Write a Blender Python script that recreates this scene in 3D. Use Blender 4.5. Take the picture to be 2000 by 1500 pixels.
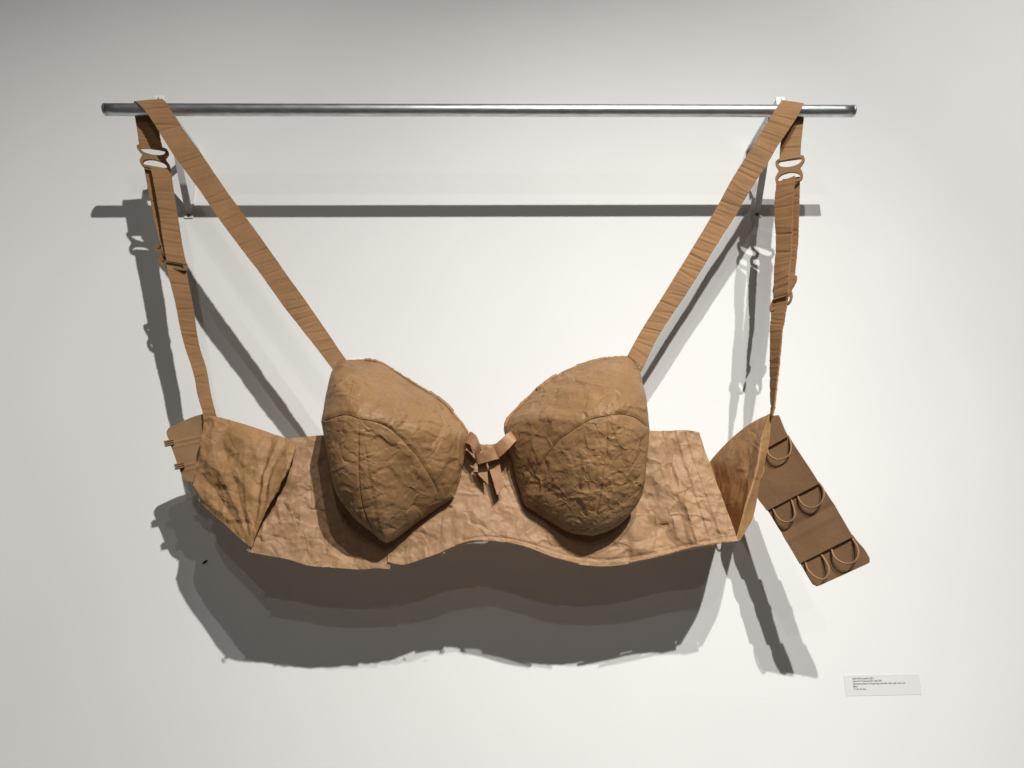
import bpy, math, random
import numpy as np
from mathutils import Vector, Matrix

for o in list(bpy.data.objects): bpy.data.objects.remove(o)
scene = bpy.context.scene
COL = scene.collection
random.seed(5)

# ------------------------------------------------------------------ camera
CAM = np.array([0.0, -2.0, 1.5])
FOC = 1387.0                      # focal length in pixels of a 2000 px wide picture
PITCH, YAW, ROLL = (math.radians(a) for a in (14.414, 1.4888, -0.8242))
cp, sp, cy, sy, cr, sr = math.cos(PITCH), math.sin(PITCH), math.cos(YAW), math.sin(YAW), math.cos(ROLL), math.sin(ROLL)
_r = np.array([cy, -sy, 0]); _f0 = np.array([sy, cy, 0]); _u0 = np.array([0, 0, 1.0])
FWD = _f0 * cp + _u0 * sp; _u = _u0 * cp - _f0 * sp
RGT = _r * cr + _u * sr; UPV = _u * cr - _r * sr
cam_data = bpy.data.cameras.new('camera')
cam_data.sensor_width = 36.0; cam_data.lens = FOC / 2000 * 36.0
cam_data.clip_start = 0.05; cam_data.clip_end = 100
cam = bpy.data.objects.new('camera', cam_data); COL.objects.link(cam)
M = Matrix.Identity(4)
for i in range(3):
    M[i][0] = RGT[i]; M[i][1] = UPV[i]; M[i][2] = -FWD[i]; M[i][3] = CAM[i]
cam.matrix_world = M
scene.camera = cam

# ------------------------------------------------------------------ world, lamps, exposure
world = bpy.data.worlds.new('World'); scene.world = world; world.use_nodes = True
bg = world.node_tree.nodes['Background']
bg.inputs[0].default_value = (1.0, 0.955, 0.915, 1); bg.inputs[1].default_value = 0.064

def spot(name, loc, aim, power, cone, blend, radius, col):
    l = bpy.data.lights.new(name, 'SPOT'); l.energy = power; l.spot_size = math.radians(cone)
    l.spot_blend = blend; l.shadow_soft_size = radius; l.color = col
    o = bpy.data.objects.new(name, l); COL.objects.link(o); o.location = loc
    o.rotation_euler = (Vector(aim) - Vector(loc)).to_track_quat('-Z', 'Y').to_euler()
    return o
WARM = (1.0, 0.98, 0.952)
spot('track_spot', (1.85, -5.45, 5.78), (-1.47, 0, 0.09), 1880, 53, 1.0, 0.045, WARM)
spot('track_spot', (0.888, -5.13, 5.58), (2.8, 0, 0.96), 1350, 67.4, 1.0, 0.04, (1.0, 0.998, 0.965))
spot('track_spot', (0.2, -6.6, 4.7), (0.0, 0, 1.4), 80, 60, 1.0, 0.05, WARM)
spot('track_spot', (0.7, -7.5, 4.0), (0.0, 0, 1.4), 70, 60, 1.0, 0.05, WARM)
scene.view_settings.view_transform = 'Standard'; scene.view_settings.look = 'None'
scene.view_settings.exposure = 0.0; scene.view_settings.gamma = 1.0
scene.render.engine = 'CYCLES'

# ------------------------------------------------------------------ helpers
def at(a):
    """(px, py, metres in front of the wall) -> world points"""
    a = np.asarray(a, float)
    v = FWD + RGT * ((a[..., 0:1] - 1000) / FOC) + UPV * ((750 - a[..., 1:2]) / FOC)
    t = (2.0 - a[..., 2:3]) / v[..., 1:2]
    return CAM + v * t
def P3(x, y, d): return Vector(at((x, y, d)))

def rs(pts, n, smooth=True):
    """resample a polyline of any dimension to n points (Catmull-Rom)"""
    p = np.asarray(pts, float)
    if len(p) == 2: smooth = False
    if smooth:
        q = np.vstack([2 * p[0] - p[1], p, 2 * p[-1] - p[-2]]); out = []
        for i in range(1, len(q) - 2):
            t = np.linspace(0, 1, 24, endpoint=False)[:, None]
            a, b, c, d = q[i - 1], q[i], q[i + 1], q[i + 2]
            out.append(.5 * (2 * b + (c - a) * t + (2 * a - 5 * b + 4 * c - d) * t ** 2 + (3 * b - a - 3 * c + d) * t ** 3))
        p = np.vstack(out + [p[-1:]])
    s = np.r_[0, np.cumsum(np.linalg.norm(np.diff(p[:, :2], axis=0), axis=1) + 1e-9)]
    u = np.linspace(0, s[-1], n)
    return np.stack([np.interp(u, s, p[:, k]) for k in range(p.shape[1])], 1)

def coons(top, bottom, left, right, nu, nv):
    """patch between four pixel curves; rows run from top to bottom, columns from left to right"""
    T, B, L, R = rs(top, nu), rs(bottom, nu), rs(left, nv), rs(right, nv)
    u = np.linspace(0, 1, nu)[None, :, None]; v = np.linspace(0, 1, nv)[:, None, None]
    return ((1 - v) * T[None] + v * B[None] + (1 - u) * L[:, None] + u * R[:, None]
            - ((1 - u) * (1 - v) * T[0] + u * (1 - v) * T[-1] + (1 - u) * v * B[0] + u * v * B[-1]))

def _hash(i, j, s):
    h = np.sin(i * 127.1 + j * 311.7 + s * 74.7) * 43758.5453
    return h - np.floor(h)
def smooth_noise(x, y, s):
    i, j = np.floor(x), np.floor(y); a, b = x - i, y - j
    a = a * a * (3 - 2 * a); b = b * b * (3 - 2 * b)
    return ((_hash(i, j, s) * (1 - a) + _hash(i + 1, j, s) * a) * (1 - b)
            + (_hash(i, j + 1, s) * (1 - a) + _hash(i + 1, j + 1, s) * a) * b) * 2 - 1
def facet_noise(x, y, s):
    """piecewise-flat noise: flat facets that meet in sharp creases"""
    k = (x + y) * .36602540378; X, Y = x + k, y + k
    i, j = np.floor(X), np.floor(Y); a, b = X - i, Y - j
    h00, h11 = _hash(i, j, s), _hash(i + 1, j + 1, s)
    lo = h00 * (1 - a) + _hash(i + 1, j, s) * (a - b) + h11 * b
    hi = h00 * (1 - b) + _hash(i, j + 1, s) * (b - a) + h11 * a
    return np.where(a > b, lo, hi) * 2 - 1
def crumple(x, y, seed, amp=1.0, size=.07, octaves=4, stretch=(1, 1), gain=.5):
    h = np.zeros_like(x); a = amp; sc = size
    for o in range(octaves):
        th = seed * 1.7 + o * 1.13
        wx = x + sc * .3 * smooth_noise(x / sc * .9, y / sc * .9, seed + o)
        wy = y + sc * .3 * smooth_noise(x / sc * .9 + 9, y / sc * .9 - 4, seed + o + 3)
        X = (wx * math.cos(th) - wy * math.sin(th)) / sc * stretch[0]; Y = (wx * math.sin(th) + wy * math.cos(th)) / sc * stretch[1]
        h += a * facet_noise(X, Y, seed + o * 7); a *= gain; sc *= .5
    return h
def creases(x, y, seed, n, amp, width, length, angle=None, spread=math.pi):
    """pinched fold lines, some raised and some sunk"""
    rnd = np.random.RandomState(seed); h = np.zeros_like(x)
    x0, x1, y0, y1 = x.min(), x.max(), y.min(), y.max()
    wob = .014 * smooth_noise(x * 22, y * 22, seed)
    for _ in range(n):
        cx, cy_ = rnd.uniform(x0, x1), rnd.uniform(y0, y1)
        th = rnd.uniform(-math.pi, math.pi) if angle is None else angle + rnd.uniform(-spread, spread)
        L = length * rnd.uniform(.4, 1.2); w = width * rnd.uniform(.6, 1.5); s = amp * rnd.choice([-1, 1, 1]) * rnd.uniform(.4, 1)
        dx, dy = x - cx, y - cy_
        t = dx * math.cos(th) + dy * math.sin(th); d = -dx * math.sin(th) + dy * math.cos(th) + wob * rnd.uniform(-1, 1)
        h += s * np.clip(1 - (t / L) ** 2, 0, 1) * np.clip(1 - np.abs(d) / w, 0, 1)
    return h
def normals(P):
    du = np.gradient(P, axis=1); dv = np.gradient(P, axis=0)
    n = np.cross(dv, du); n /= np.linalg.norm(n, axis=2, keepdims=True) + 1e-12
    return n * np.where((n[..., 1:2]).mean() > 0, -1, 1)
def toward(P):
    """unit normals of a grid, turned to the viewer's side of the wall"""
    n = normals(P); return n

def new_obj(name, mesh, mat, parent=None, smooth=True):
    if mat is not None: mesh.materials.append(mat)
    o = bpy.data.objects.new(name, mesh); COL.objects.link(o)
    if smooth: mesh.polygons.foreach_set('use_smooth', [True] * len(mesh.polygons))
    if parent is not None: o.parent = parent
    return o
ORIGIN = np.zeros(3)              # base of the thing being built; parts are stored relative to it
def sheet(name, P, thick, mat, parent, disp=None, smooth=True):
    """a sheet of paper or board: front grid P (rows, cols, 3), a back face and edges"""
    nv, nu = P.shape[:2]
    N = toward(P)
    if disp is not None: P = P + N * disp[..., None]
    Bk = P - N * thick
    V = np.vstack([P.reshape(-1, 3), Bk.reshape(-1, 3)]) - ORIGIN
    idx = np.arange(nv * nu).reshape(nv, nu); K = nv * nu
    a, b, c, d = idx[:-1, :-1].ravel(), idx[:-1, 1:].ravel(), idx[1:, 1:].ravel(), idx[1:, :-1].ravel()
    front = np.stack([a, d, c, b], 1); back = np.stack([a, b, c, d], 1) + K
    g0 = np.cross(P[nv // 2, nu // 2] - P[nv // 2 - 1, nu // 2], P[nv // 2, nu // 2] - P[nv // 2, nu // 2 - 1])
    loop = np.r_[idx[0, :], idx[1:, -1], idx[-1, -2::-1], idx[-2:0:-1, 0]]
    nx = np.roll(loop, -1)
    side = np.stack([loop, nx, nx + K, loop + K], 1)
    F = np.vstack([front, back, side])
    # make sure the front faces agree with N
    fn = np.cross(V[d[len(d) // 2]] - V[a[len(a) // 2]], V[c[len(c) // 2]] - V[a[len(a) // 2]])
    if fn @ N.reshape(-1, 3)[a[len(a) // 2]] < 0: F = F[:, ::-1]
    me = bpy.data.meshes.new(name); me.from_pydata(V.tolist(), [], F.tolist())
    lu = np.r_[0, np.cumsum(np.linalg.norm(np.diff(P[nv // 2], axis=0), axis=1))]
    lv = np.r_[0, np.cumsum(np.linalg.norm(np.diff(P[:, nu // 2], axis=0), axis=1))]
    uv = np.stack(np.meshgrid(lu, lv), 2).reshape(-1, 2); uv = np.vstack([uv, uv])
    layer = me.uv_layers.new(name='UVMap')
    li = np.zeros(len(me.loops), int); me.loops.foreach_get('vertex_index', li)
    layer.data.foreach_set('uv', uv[li].ravel())
    o = new_obj(name, me, mat, parent, smooth)
    # crisp rim
    ns = len(front) + len(back)
    if smooth:
        flags = np.ones(len(F), bool); flags[ns:] = False
        me.polygons.foreach_set('use_smooth', flags)
        me.update()
        ed = np.zeros(len(me.edges) * 2, int); me.edges.foreach_get('vertices', ed); ed = ed.reshape(-1, 2)
        rim = np.zeros(2 * K, bool); rim[loop] = True; rim[loop + K] = True
        sharp = rim[ed[:, 0]] & rim[ed[:, 1]]
        at_ = me.attributes.new('sharp_edge', 'BOOLEAN', 'EDGE'); at_.data.foreach_set('value', sharp)
    return o
def ribbon(name, pairs, thick, mat, parent, nu=9, step=.006, folds=1.0, seed=1, bow=0.0):
    """a strap: pairs of edge points (x,y,d, x,y,d) along its run"""
    pr = np.asarray(pairs, float)
    A3, B3 = at(pr[:, :3]), at(pr[:, 3:])
    C = np.hstack([A3, B3]); mid = (A3 + B3) / 2
    L = np.linalg.norm(np.diff(mid, axis=0), axis=1).sum(); n = max(8, int(L / (step * .5)))
    q = np.vstack([2 * C[0] - C[1], C, 2 * C[-1] - C[-2]]); out = []
    for i in range(1, len(q) - 2):
        t = np.linspace(0, 1, 20, endpoint=False)[:, None]; a, b, c, d = q[i - 1], q[i], q[i + 1], q[i + 2]
        out.append(.5 * (2 * b + (c - a) * t + (2 * a - 5 * b + 4 * c - d) * t ** 2 + (3 * b - a - 3 * c + d) * t ** 3))
    C = np.vstack(out + [C[-1:]])
    m = (C[:, :3] + C[:, 3:]) / 2; s = np.r_[0, np.cumsum(np.linalg.norm(np.diff(m, axis=0), axis=1) + 1e-9)]
    u = np.linspace(0, s[-1], n); C = np.stack([np.interp(u, s, C[:, k]) for k in range(6)], 1)
    w = np.linspace(0, 1, nu)[None, :, None]
    P = C[:, None, :3] * (1 - w) + C[:, None, 3:] * w
    rnd = np.random.RandomState(seed)
    S, W = np.meshgrid(u, np.linspace(-1, 1, nu), indexing='ij'); h = np.zeros_like(S)
    pos = 0
    while pos < u[-1]:                                    # bends across the flutes
        pos += rnd.uniform(.008, .034); tilt = rnd.uniform(-.005, .005)
        h += folds * rnd.choice([-1, -1, .7]) * rnd.uniform(.0005, .0024) * np.clip(1 - np.abs(S - pos - tilt * W) / rnd.uniform(.0028, .0055), 0, 1)
    h += folds * .0014 * facet_noise(S * 22, W * .35 + 3, seed) + folds * .0004 * smooth_noise(S * 240, W * .5, seed)
    # hand-cut edges wander a little
    cut = .0005 * facet_noise(S * 30, np.sign(W) * 5, seed + 2)
    X = C[:, 3:] - C[:, :3]; X /= np.linalg.norm(X, axis=1, keepdims=True)
    P = P + X[:, None] * (cut * np.abs(W) ** 6)[..., None]
    return sheet(name, P, thick, mat, parent, h)
def tube(name, pts, r, mat, parent, n=8, per=6, closed=False):
    """round cord through world points"""
    p = np.asarray(pts, float)
    if len(p) > 2: p = rs_world(p, max(len(p) * per, 6))
    T = np.gradient(p, axis=0); T /= np.linalg.norm(T, axis=1, keepdims=True)
    ref = np.array([.13, -.9, .4]); V = []; F = []
    for i in range(len(p)):
        a = np.cross(T[i], ref); a /= np.linalg.norm(a); b = np.cross(T[i], a)
        for k in range(n):
            th = 2 * math.pi * k / n
            V.append(p[i] + r * (a * math.cos(th) + b * math.sin(th)) - ORIGIN)
    for i in range(len(p) - 1):
        for k in range(n):
            F.append((i * n + k, i * n + (k + 1) % n, (i + 1) * n + (k + 1) % n, (i + 1) * n + k))
    F.append(tuple(range(n))[::-1]); F.append(tuple((len(p) - 1) * n + k for k in range(n)))
    me = bpy.data.meshes.new(name); me.from_pydata([list(v) for v in V], [], F)
    return new_obj(name, me, mat, parent)
def rs_world(p, n):
    q = np.vstack([2 * p[0] - p[1], p, 2 * p[-1] - p[-2]]); out = []
    for i in range(1, len(q) - 2):
        t = np.linspace(0, 1, 16, endpoint=False)[:, None]; a, b, c, d = q[i - 1], q[i], q[i + 1], q[i + 2]
        out.append(.5 * (2 * b + (c - a) * t + (2 * a - 5 * b + 4 * c - d) * t ** 2 + (3 * b - a - 3 * c + d) * t ** 3))
    p = np.vstack(out + [p[-1:]]); s = np.r_[0, np.cumsum(np.linalg.norm(np.diff(p, axis=0), axis=1) + 1e-9)]
    u = np.linspace(0, s[-1], n); return np.stack([np.interp(u, s, p[:, k]) for k in range(3)], 1)
def mesh_of(name, V, F, mat, parent=None, smooth=False):
    me = bpy.data.meshes.new(name); me.from_pydata([list(np.asarray(v, float) - ORIGIN) for v in V], [], F)
    return new_obj(name, me, mat, parent, smooth)
def bevel(o, w, seg=2):
    m = o.modifiers.new('bevel', 'BEVEL'); m.width = w; m.segments = seg; m.limit_method = 'ANGLE'; return o
def hexa(c):
    """faces of a box whose corners are bottom loop 0-3 and top loop 4-7"""
    return [(0, 3, 2, 1), (4, 5, 6, 7), (0, 1, 5, 4), (1, 2, 6, 5), (2, 3, 7, 6), (3, 0, 4, 7)]
def box(name, x0, x1, y0, y1, z0, z1, mat, parent=None, bev=0):
    V = [(x0, y0, z0), (x1, y0, z0), (x1, y1, z0), (x0, y1, z0), (x0, y0, z1), (x1, y0, z1), (x1, y1, z1), (x0, y1, z1)]
    o = mesh_of(name, V, hexa(0), mat, parent)
    if bev: bevel(o, bev)
    return o
def tag(o, label=None, cat=None, group=None, kind=None):
    if label: o['label'] = label
    if cat: o['category'] = cat
    if group: o['group'] = group
    if kind: o['kind'] = kind
    return o
def empty(name, loc):
    o = bpy.data.objects.new(name, None); COL.objects.link(o); o.location = loc; o.empty_display_size = .05
    return o

# ------------------------------------------------------------------ materials
def mat_new(name):
    m = bpy.data.materials.new(name); m.use_nodes = True
    nt = m.node_tree; return m, nt, nt.nodes['Principled BSDF']
def node(nt, t, **kw):
    n = nt.nodes.new(t)
    for k, v in kw.items():
        if k in n.inputs: n.inputs[k].default_value = v
        else: setattr(n, k, v)
    return n
def paper(name, col, dark=.78, rough=.62, spec=.32, fine=.35, crush=.5, crush_scale=26, flute=0.0, flute_dir='V'):
    """brown kraft paper or board: pulp mottling, fibres, creased relief, corrugation lines"""
    m, nt, b = mat_new(name); L = nt.links.new
    tc = node(nt, 'ShaderNodeTexCoord')
    n1 = node(nt, 'ShaderNodeTexNoise', Scale=7.0, Detail=5.0, Roughness=.6); L(tc.outputs['Object'], n1.inputs['Vector'])
    n2 = node(nt, 'ShaderNodeTexNoise', Scale=190.0, Detail=4.0, Roughness=.7); L(tc.outputs['Object'], n2.inputs['Vector'])
    mp = node(nt, 'ShaderNodeMapping'); mp.inputs['Scale'].default_value = (60, 60, 520); L(tc.outputs['Object'], mp.inputs['Vector'])
    n3 = node(nt, 'ShaderNodeTexNoise', Scale=1.0, Detail=3.0); L(mp.outputs[0], n3.inputs['Vector'])
    mx = node(nt, 'ShaderNodeMath', operation='MULTIPLY_ADD'); L(n2.outputs[0], mx.inputs[0]); mx.inputs[1].default_value = .45; L(n1.outputs[0], mx.inputs[2])
    m2 = node(nt, 'ShaderNodeMath', operation='MULTIPLY_ADD'); L(n3.outputs[0], m2.inputs[0]); m2.inputs[1].default_value = .25; L(mx.outputs[0], m2.inputs[2])
    rp = node(nt, 'ShaderNodeValToRGB'); e = rp.color_ramp.elements
    e[0].position = .55; e[1].position = 1.1
    e[0].color = (*[c * dark for c in col], 1); e[1].color = (*[min(1, c * 1.12) for c in col], 1)
    L(m2.outputs[0], rp.inputs[0]); L(rp.outputs[0], b.inputs['Base Color'])
    b.inputs['Roughness'].default_value = rough; b.inputs['Specular IOR Level'].default_value = spec
    # creased relief: warped cells whose edges catch the light
    wn = node(nt, 'ShaderNodeTexNoise', Scale=14.0, Detail=2.0); L(tc.outputs['Object'], wn.inputs['Vector'])
    add = node(nt, 'ShaderNodeMixRGB', blend_type='LINEAR_LIGHT'); add.inputs[0].default_value = .025
    L(tc.outputs['Object'], add.inputs[1]); L(wn.outputs['Color'], add.inputs[2])
    def tilt(scale, k):
        # every cell of the crushed sheet leans its own way, so cells meet in sharp creases
        v = node(nt, 'ShaderNodeTexVoronoi', feature='F1', Scale=scale); L(add.outputs[0], v.inputs['Vector'])
        d = node(nt, 'ShaderNodeVectorMath', operation='SUBTRACT'); L(add.outputs[0], d.inputs[0]); L(v.outputs['Position'], d.inputs[1])
        c = node(nt, 'ShaderNodeVectorMath', operation='SUBTRACT'); L(v.outputs['Color'], c.inputs[0]); c.inputs[1].default_value = (.5, .5, .5)
        q = node(nt, 'ShaderNodeVectorMath', operation='DOT_PRODUCT'); L(d.outputs[0], q.inputs[0]); L(c.outputs[0], q.inputs[1])
        e = node(nt, 'ShaderNodeTexVoronoi', feature='DISTANCE_TO_EDGE', Scale=scale); L(add.outputs[0], e.inputs['Vector'])
        m = node(nt, 'ShaderNodeMath', operation='MULTIPLY', use_clamp=True); L(e.outputs[0], m.inputs[0]); m.inputs[1].default_value = 7.0
        r = node(nt, 'ShaderNodeMath', operation='MULTIPLY'); L(q.outputs['Value'], r.inputs[0]); L(m.outputs[0], r.inputs[1])
        z = node(nt, 'ShaderNodeMath', operation='MULTIPLY'); L(r.outputs[0], z.inputs[0]); z.inputs[1].default_value = k
        return z
    t1, t2 = tilt(crush_scale, .40), tilt(crush_scale * 2.7, .55)
    # the sheet is crushed harder in some places than in others
    pn = node(nt, 'ShaderNodeTexNoise', Scale=6.5, Detail=2.0); L(tc.outputs['Object'], pn.inputs['Vector'])
    pm = node(nt, 'ShaderNodeMapRange'); L(pn.outputs[0], pm.inputs[0]); pm.inputs[1].default_value = .42; pm.inputs[2].default_value = .62; pm.inputs[3].default_value = .25; pm.inputs[4].default_value = 1.0
    t3 = node(nt, 'ShaderNodeMath', operation='MULTIPLY'); L(t2.outputs[0], t3.inputs[0]); L(pm.outputs[0], t3.inputs[1])
    cl = node(nt, 'ShaderNodeMath', operation='ADD'); L(t1.outputs[0], cl.inputs[0]); L(t3.outputs[0], cl.inputs[1])
    bp = node(nt, 'ShaderNodeBump', Strength=crush, Distance=1.0); L(cl.outputs[0], bp.inputs['Height'])
    b2 = node(nt, 'ShaderNodeBump', Strength=fine, Distance=.0006); L(n2.outputs[0], b2.inputs['Height']); L(bp.outputs[0], b2.inputs['Normal'])
    last = b2
    if flute:
        uv = node(nt, 'ShaderNodeUVMap'); uv.uv_map = 'UVMap'
        sep = node(nt, 'ShaderNodeSeparateXYZ'); L(uv.outputs[0], sep.inputs[0])
        w = node(nt, 'ShaderNodeMath', operation='MULTIPLY'); L(sep.outputs[1 if flute_dir == 'V' else 0], w.inputs[0]); w.inputs[1].default_value = 2 * math.pi / .0062
        nz = node(nt, 'ShaderNodeMath', operation='MULTIPLY_ADD'); L(n1.outputs[0], nz.inputs[0]); nz.inputs[1].default_value = 6.0; L(w.outputs[0], nz.inputs[2])
        sn = node(nt, 'ShaderNodeMath', operation='SINE'); L(nz.outputs[0], sn.inputs[0])
        b3 = node(nt, 'ShaderNodeBump', Strength=flute, Distance=.0012); L(sn.outputs[0], b3.inputs['Height']); L(b2.outputs[0], b3.inputs['Normal'])
        last = b3
    L(last.outputs[0], b.inputs['Normal'])
    return m
def plain(name, col, rough=.5, metal=0.0, spec=.5, noise=0.0, nscale=30, bump=0.0, stretch=(1, 1, 1)):
    m, nt, b = mat_new(name); L = nt.links.new
    b.inputs['Roughness'].default_value = rough; b.inputs['Metallic'].default_value = metal; b.inputs['Specular IOR Level'].default_value = spec
    tc = node(nt, 'ShaderNodeTexCoord'); mp = node(nt, 'ShaderNodeMapping'); mp.inputs['Scale'].default_value = stretch
    L(tc.outputs['Object'], mp.inputs['Vector'])
    n = node(nt, 'ShaderNodeTexNoise', Scale=nscale, Detail=5.0); L(mp.outputs[0], n.inputs['Vector'])
    rp = node(nt, 'ShaderNodeValToRGB'); e = rp.color_ramp.elements; e[0].position = .3; e[1].position = .7
    e[0].color = (*[c * (1 - noise) for c in col], 1); e[1].color = (*[min(1, c * (1 + noise)) for c in col], 1)
    L(n.outputs[0], rp.inputs[0]); L(rp.outputs[0], b.inputs['Base Color'])
    if bump:
        bp = node(nt, 'ShaderNodeBump', Strength=bump, Distance=.001); L(n.outputs[0], bp.inputs['Height']); L(bp.outputs[0], b.inputs['Normal'])
    return m
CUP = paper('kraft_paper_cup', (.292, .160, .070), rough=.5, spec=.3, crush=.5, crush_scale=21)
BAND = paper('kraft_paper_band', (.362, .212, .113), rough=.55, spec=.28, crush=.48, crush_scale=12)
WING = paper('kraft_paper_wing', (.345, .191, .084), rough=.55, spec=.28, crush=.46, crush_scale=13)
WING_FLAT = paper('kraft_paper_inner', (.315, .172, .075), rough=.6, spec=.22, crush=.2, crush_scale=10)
STRAP = paper('corrugated_strap', (.298, .163, .075), rough=.75, spec=.2, crush=.04, flute=.05)
STRAP_SHADED = paper('corrugated_strap_shaded', (.285, .152, .068), rough=.8, spec=.15, crush=.04, flute=.1)  # same strap board; shade of the turned right adjuster put into its colour
BOARD = paper('brown_board', (.275, .158, .08), rough=.7, spec=.25, crush=.05, fine=.3)
EYE = paper('dark_brown_board', (.205, .115, .058), rough=.7, spec=.25, crush=.06, fine=.3)
RING = paper('pressed_board_ring', (.235, .13, .06), rough=.7, spec=.25, crush=.03)
TAPE = paper('gummed_tape_bow', (.35, .18, .085), rough=.48, spec=.35, crush=.12, crush_scale=40)
CORD = paper('paper_cord', (.30, .175, .09), rough=.75, spec=.2, crush=.1, crush_scale=120)
TWINE = plain('twine', (.36, .28, .19), rough=.9, noise=.3, nscale=300)
WHITE_PAPER = plain('white_paper', (.72, .7, .68), rough=.8, noise=.05)
LINING = paper('raw_board_lining', (.30, .19, .1), rough=.85, spec=.1, crush=.1)
STEEL = plain('galvanised_steel', (.58, .60, .62), rough=.4, metal=1.0, noise=.18, nscale=26, bump=.12, stretch=(1, 4, 4))
WHITE_METAL = plain('white_enamel', (.74, .74, .74), rough=.35, noise=.03)
SCREW = plain('screw_metal', (.09, .085, .08), rough=.4, metal=.8)
CARD = plain('label_card', (.715, .712, .695), rough=.85, noise=.01)
INK = plain('printed_ink', (.05, .05, .05), rough=.7)
BLUE = plain('blue_tape', (.012, .018, .075), rough=.6)
WALL = plain('wall_paint', (.80, .792, .775), rough=.75, spec=.2, noise=.014, nscale=3.0)
nt = WALL.node_tree; b = nt.nodes['Principled BSDF']; tc = node(nt, 'ShaderNodeTexCoord')
wn = node(nt, 'ShaderNodeTexNoise', Scale=150.0, Detail=4.0); nt.links.new(tc.outputs['Object'], wn.inputs['Vector'])
wb = node(nt, 'ShaderNodeBump', Strength=.22, Distance=.001); nt.links.new(wn.outputs[0], wb.inputs['Height']); nt.links.new(wb.outputs[0], b.inputs['Normal'])

# ------------------------------------------------------------------ the wall
tag(mesh_of('wall', [(-6, 0, 0), (6, 0, 0), (6, 0, 6), (-6, 0, 6)], [(0, 1, 2, 3)], WALL), kind='structure')

# ------------------------------------------------------------------ shelf brackets
ZT, ZF, DT, BW = 2.784, 2.557, .2535, .027
def bracket(x0, label):
    global ORIGIN
    r = empty('shelf_bracket', (x0 + BW / 2, 0, ZF)); ORIGIN = np.array(r.location)
    x1 = x0 + BW; e = .0025
    # wall leg with a rounded foot
    bevel(box('wall_leg', x0, x1, -.004, -.0005, ZF - .012, ZT - .004, WHITE_METAL, r), .001)
    # arm: channel with a web on top and two side lips
    arm = [box('arm', x0, x1, -DT, -.0045, ZT - .006, ZT - .003, WHITE_METAL, r, .0008)]
    for xa in (x0, x1 - e):
        h = .004
        V = [(xa, -DT, ZT - .007 - h), (xa + e, -DT, ZT - .007 - h), (xa + e, -.0045, ZT - .007 - h), (xa, -.0045, ZT - .007 - h),
             (xa, -DT, ZT - .0062), (xa + e, -DT, ZT - .0062), (xa + e, -.0045, ZT - .0062), (xa, -.0045, ZT - .0062)]
        mesh_of('arm_lip', V, hexa(0), WHITE_METAL, r)
    # upturned end
    box('end_tab', x0, x1, -DT - .003, -DT - .0003, ZT - .03, ZT + .006, WHITE_METAL, r, .001)
    # slanting brace
    ya, yb = -.185, -.0045; za, zb = ZT - .012, ZF + .006; t = .004
    xa, xb = x0 + .003, x1 - .003
    V = [(xa, yb, zb - t), (xb, yb, zb - t), (xb, yb, zb + t), (xa, yb, zb + t), (xa, ya, za - t), (xb, ya, za - t), (xb, ya, za + t), (xa, ya, za + t)]
    bevel(mesh_of('brace', V, hexa(0), WHITE_METAL, r), .0008)
    for (yy, zz) in ((-.0046, ZF - .004), (-.0046, ZT - .02)):
        V = []; F = []
        for k in range(14):
            a = 2 * math.pi * k / 14; V.append((x0 + BW / 2 + .0052 * math.cos(a), yy, zz + .0052 * math.sin(a)))
        for k in range(14):
            a = 2 * math.pi * k / 14; V.append((x0 + BW / 2 + .003 * math.cos(a), yy - .0025, zz + .003 * math.sin(a)))
        F = [tuple(range(14, 28))[::-1]] + [(k, (k + 1) % 14, 14 + (k + 1) % 14, 14 + k) for k in range(14)]
        mesh_of('screw', V, F, SCREW, r)
    V = []
    for k in range(12):
        a = 2 * math.pi * k / 12; V.append((x0 + BW / 2 + .003 * math.cos(a), -DT - .0034, ZT - .003 + .003 * math.sin(a)))
    V.append((x0 + BW / 2, -DT - .0044, ZT - .003))
    mesh_of('rivet', V, [(12, (k + 1) % 12, k) for k in range(12)], STEEL, r)
    tag(r, label, 'bracket', 'brackets carrying the rod')
    ORIGIN = np.zeros(3)
bracket(-.916 - BW, 'white metal shelf bracket at the left, darker end of the steel rod')
bracket(.811, 'white metal shelf bracket at the right, brighter end of the steel rod')

# ------------------------------------------------------------------ the rod
RA, RB, RR = at((205, 214, .2745)), at((1667, 217, .2745)), .0168
rod = empty('metal_rod', tuple((RA + RB) / 2)); ORIGIN = (RA + RB) / 2
def pipe(name, a, b, r0, r1, mat, parent, n=32, seg=60, cap=True):
    V = []; F = []
    for i in range(seg + 1):
        c = a + (b - a) * i / seg
        for k in range(n):
            th = 2 * math.pi * k / n; V.append(c + np.array([0, math.cos(th), math.sin(th)]) * r0)
    for i in range(seg):
        for k in range(n): F.append((i * n + k, (i + 1) * n + k, (i + 1) * n + (k + 1) % n, i * n + (k + 1) % n))
    for end, c in ((0, a), (seg, b)):                       # the wall of the pipe and its dark bore
        base = len(V); o = end * n; s = 1 if end == 0 else -1
        for k in range(n):
            th = 2 * math.pi * k / n; V.append(c + np.array([0, math.cos(th), math.sin(th)]) * r1)
        inn = len(V); d = (b - a) / np.linalg.norm(b - a) * .06 * s
        for k in range(n):
            th = 2 * math.pi * k / n; V.append(c + d + np.array([0, math.cos(th), math.sin(th)]) * r1)
        for k in range(n):
            k2 = (k + 1) % n
            q = [(o + k, o + k2, base + k2, base + k), (base + k, base + k2, inn + k2, inn + k)]
            F += q if s == 1 else [x[::-1] for x in q]
    o = mesh_of(name, V, F, mat, parent, True)
    return o
pipe('tube', RA, RB, RR, RR - .002, STEEL, rod)
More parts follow.
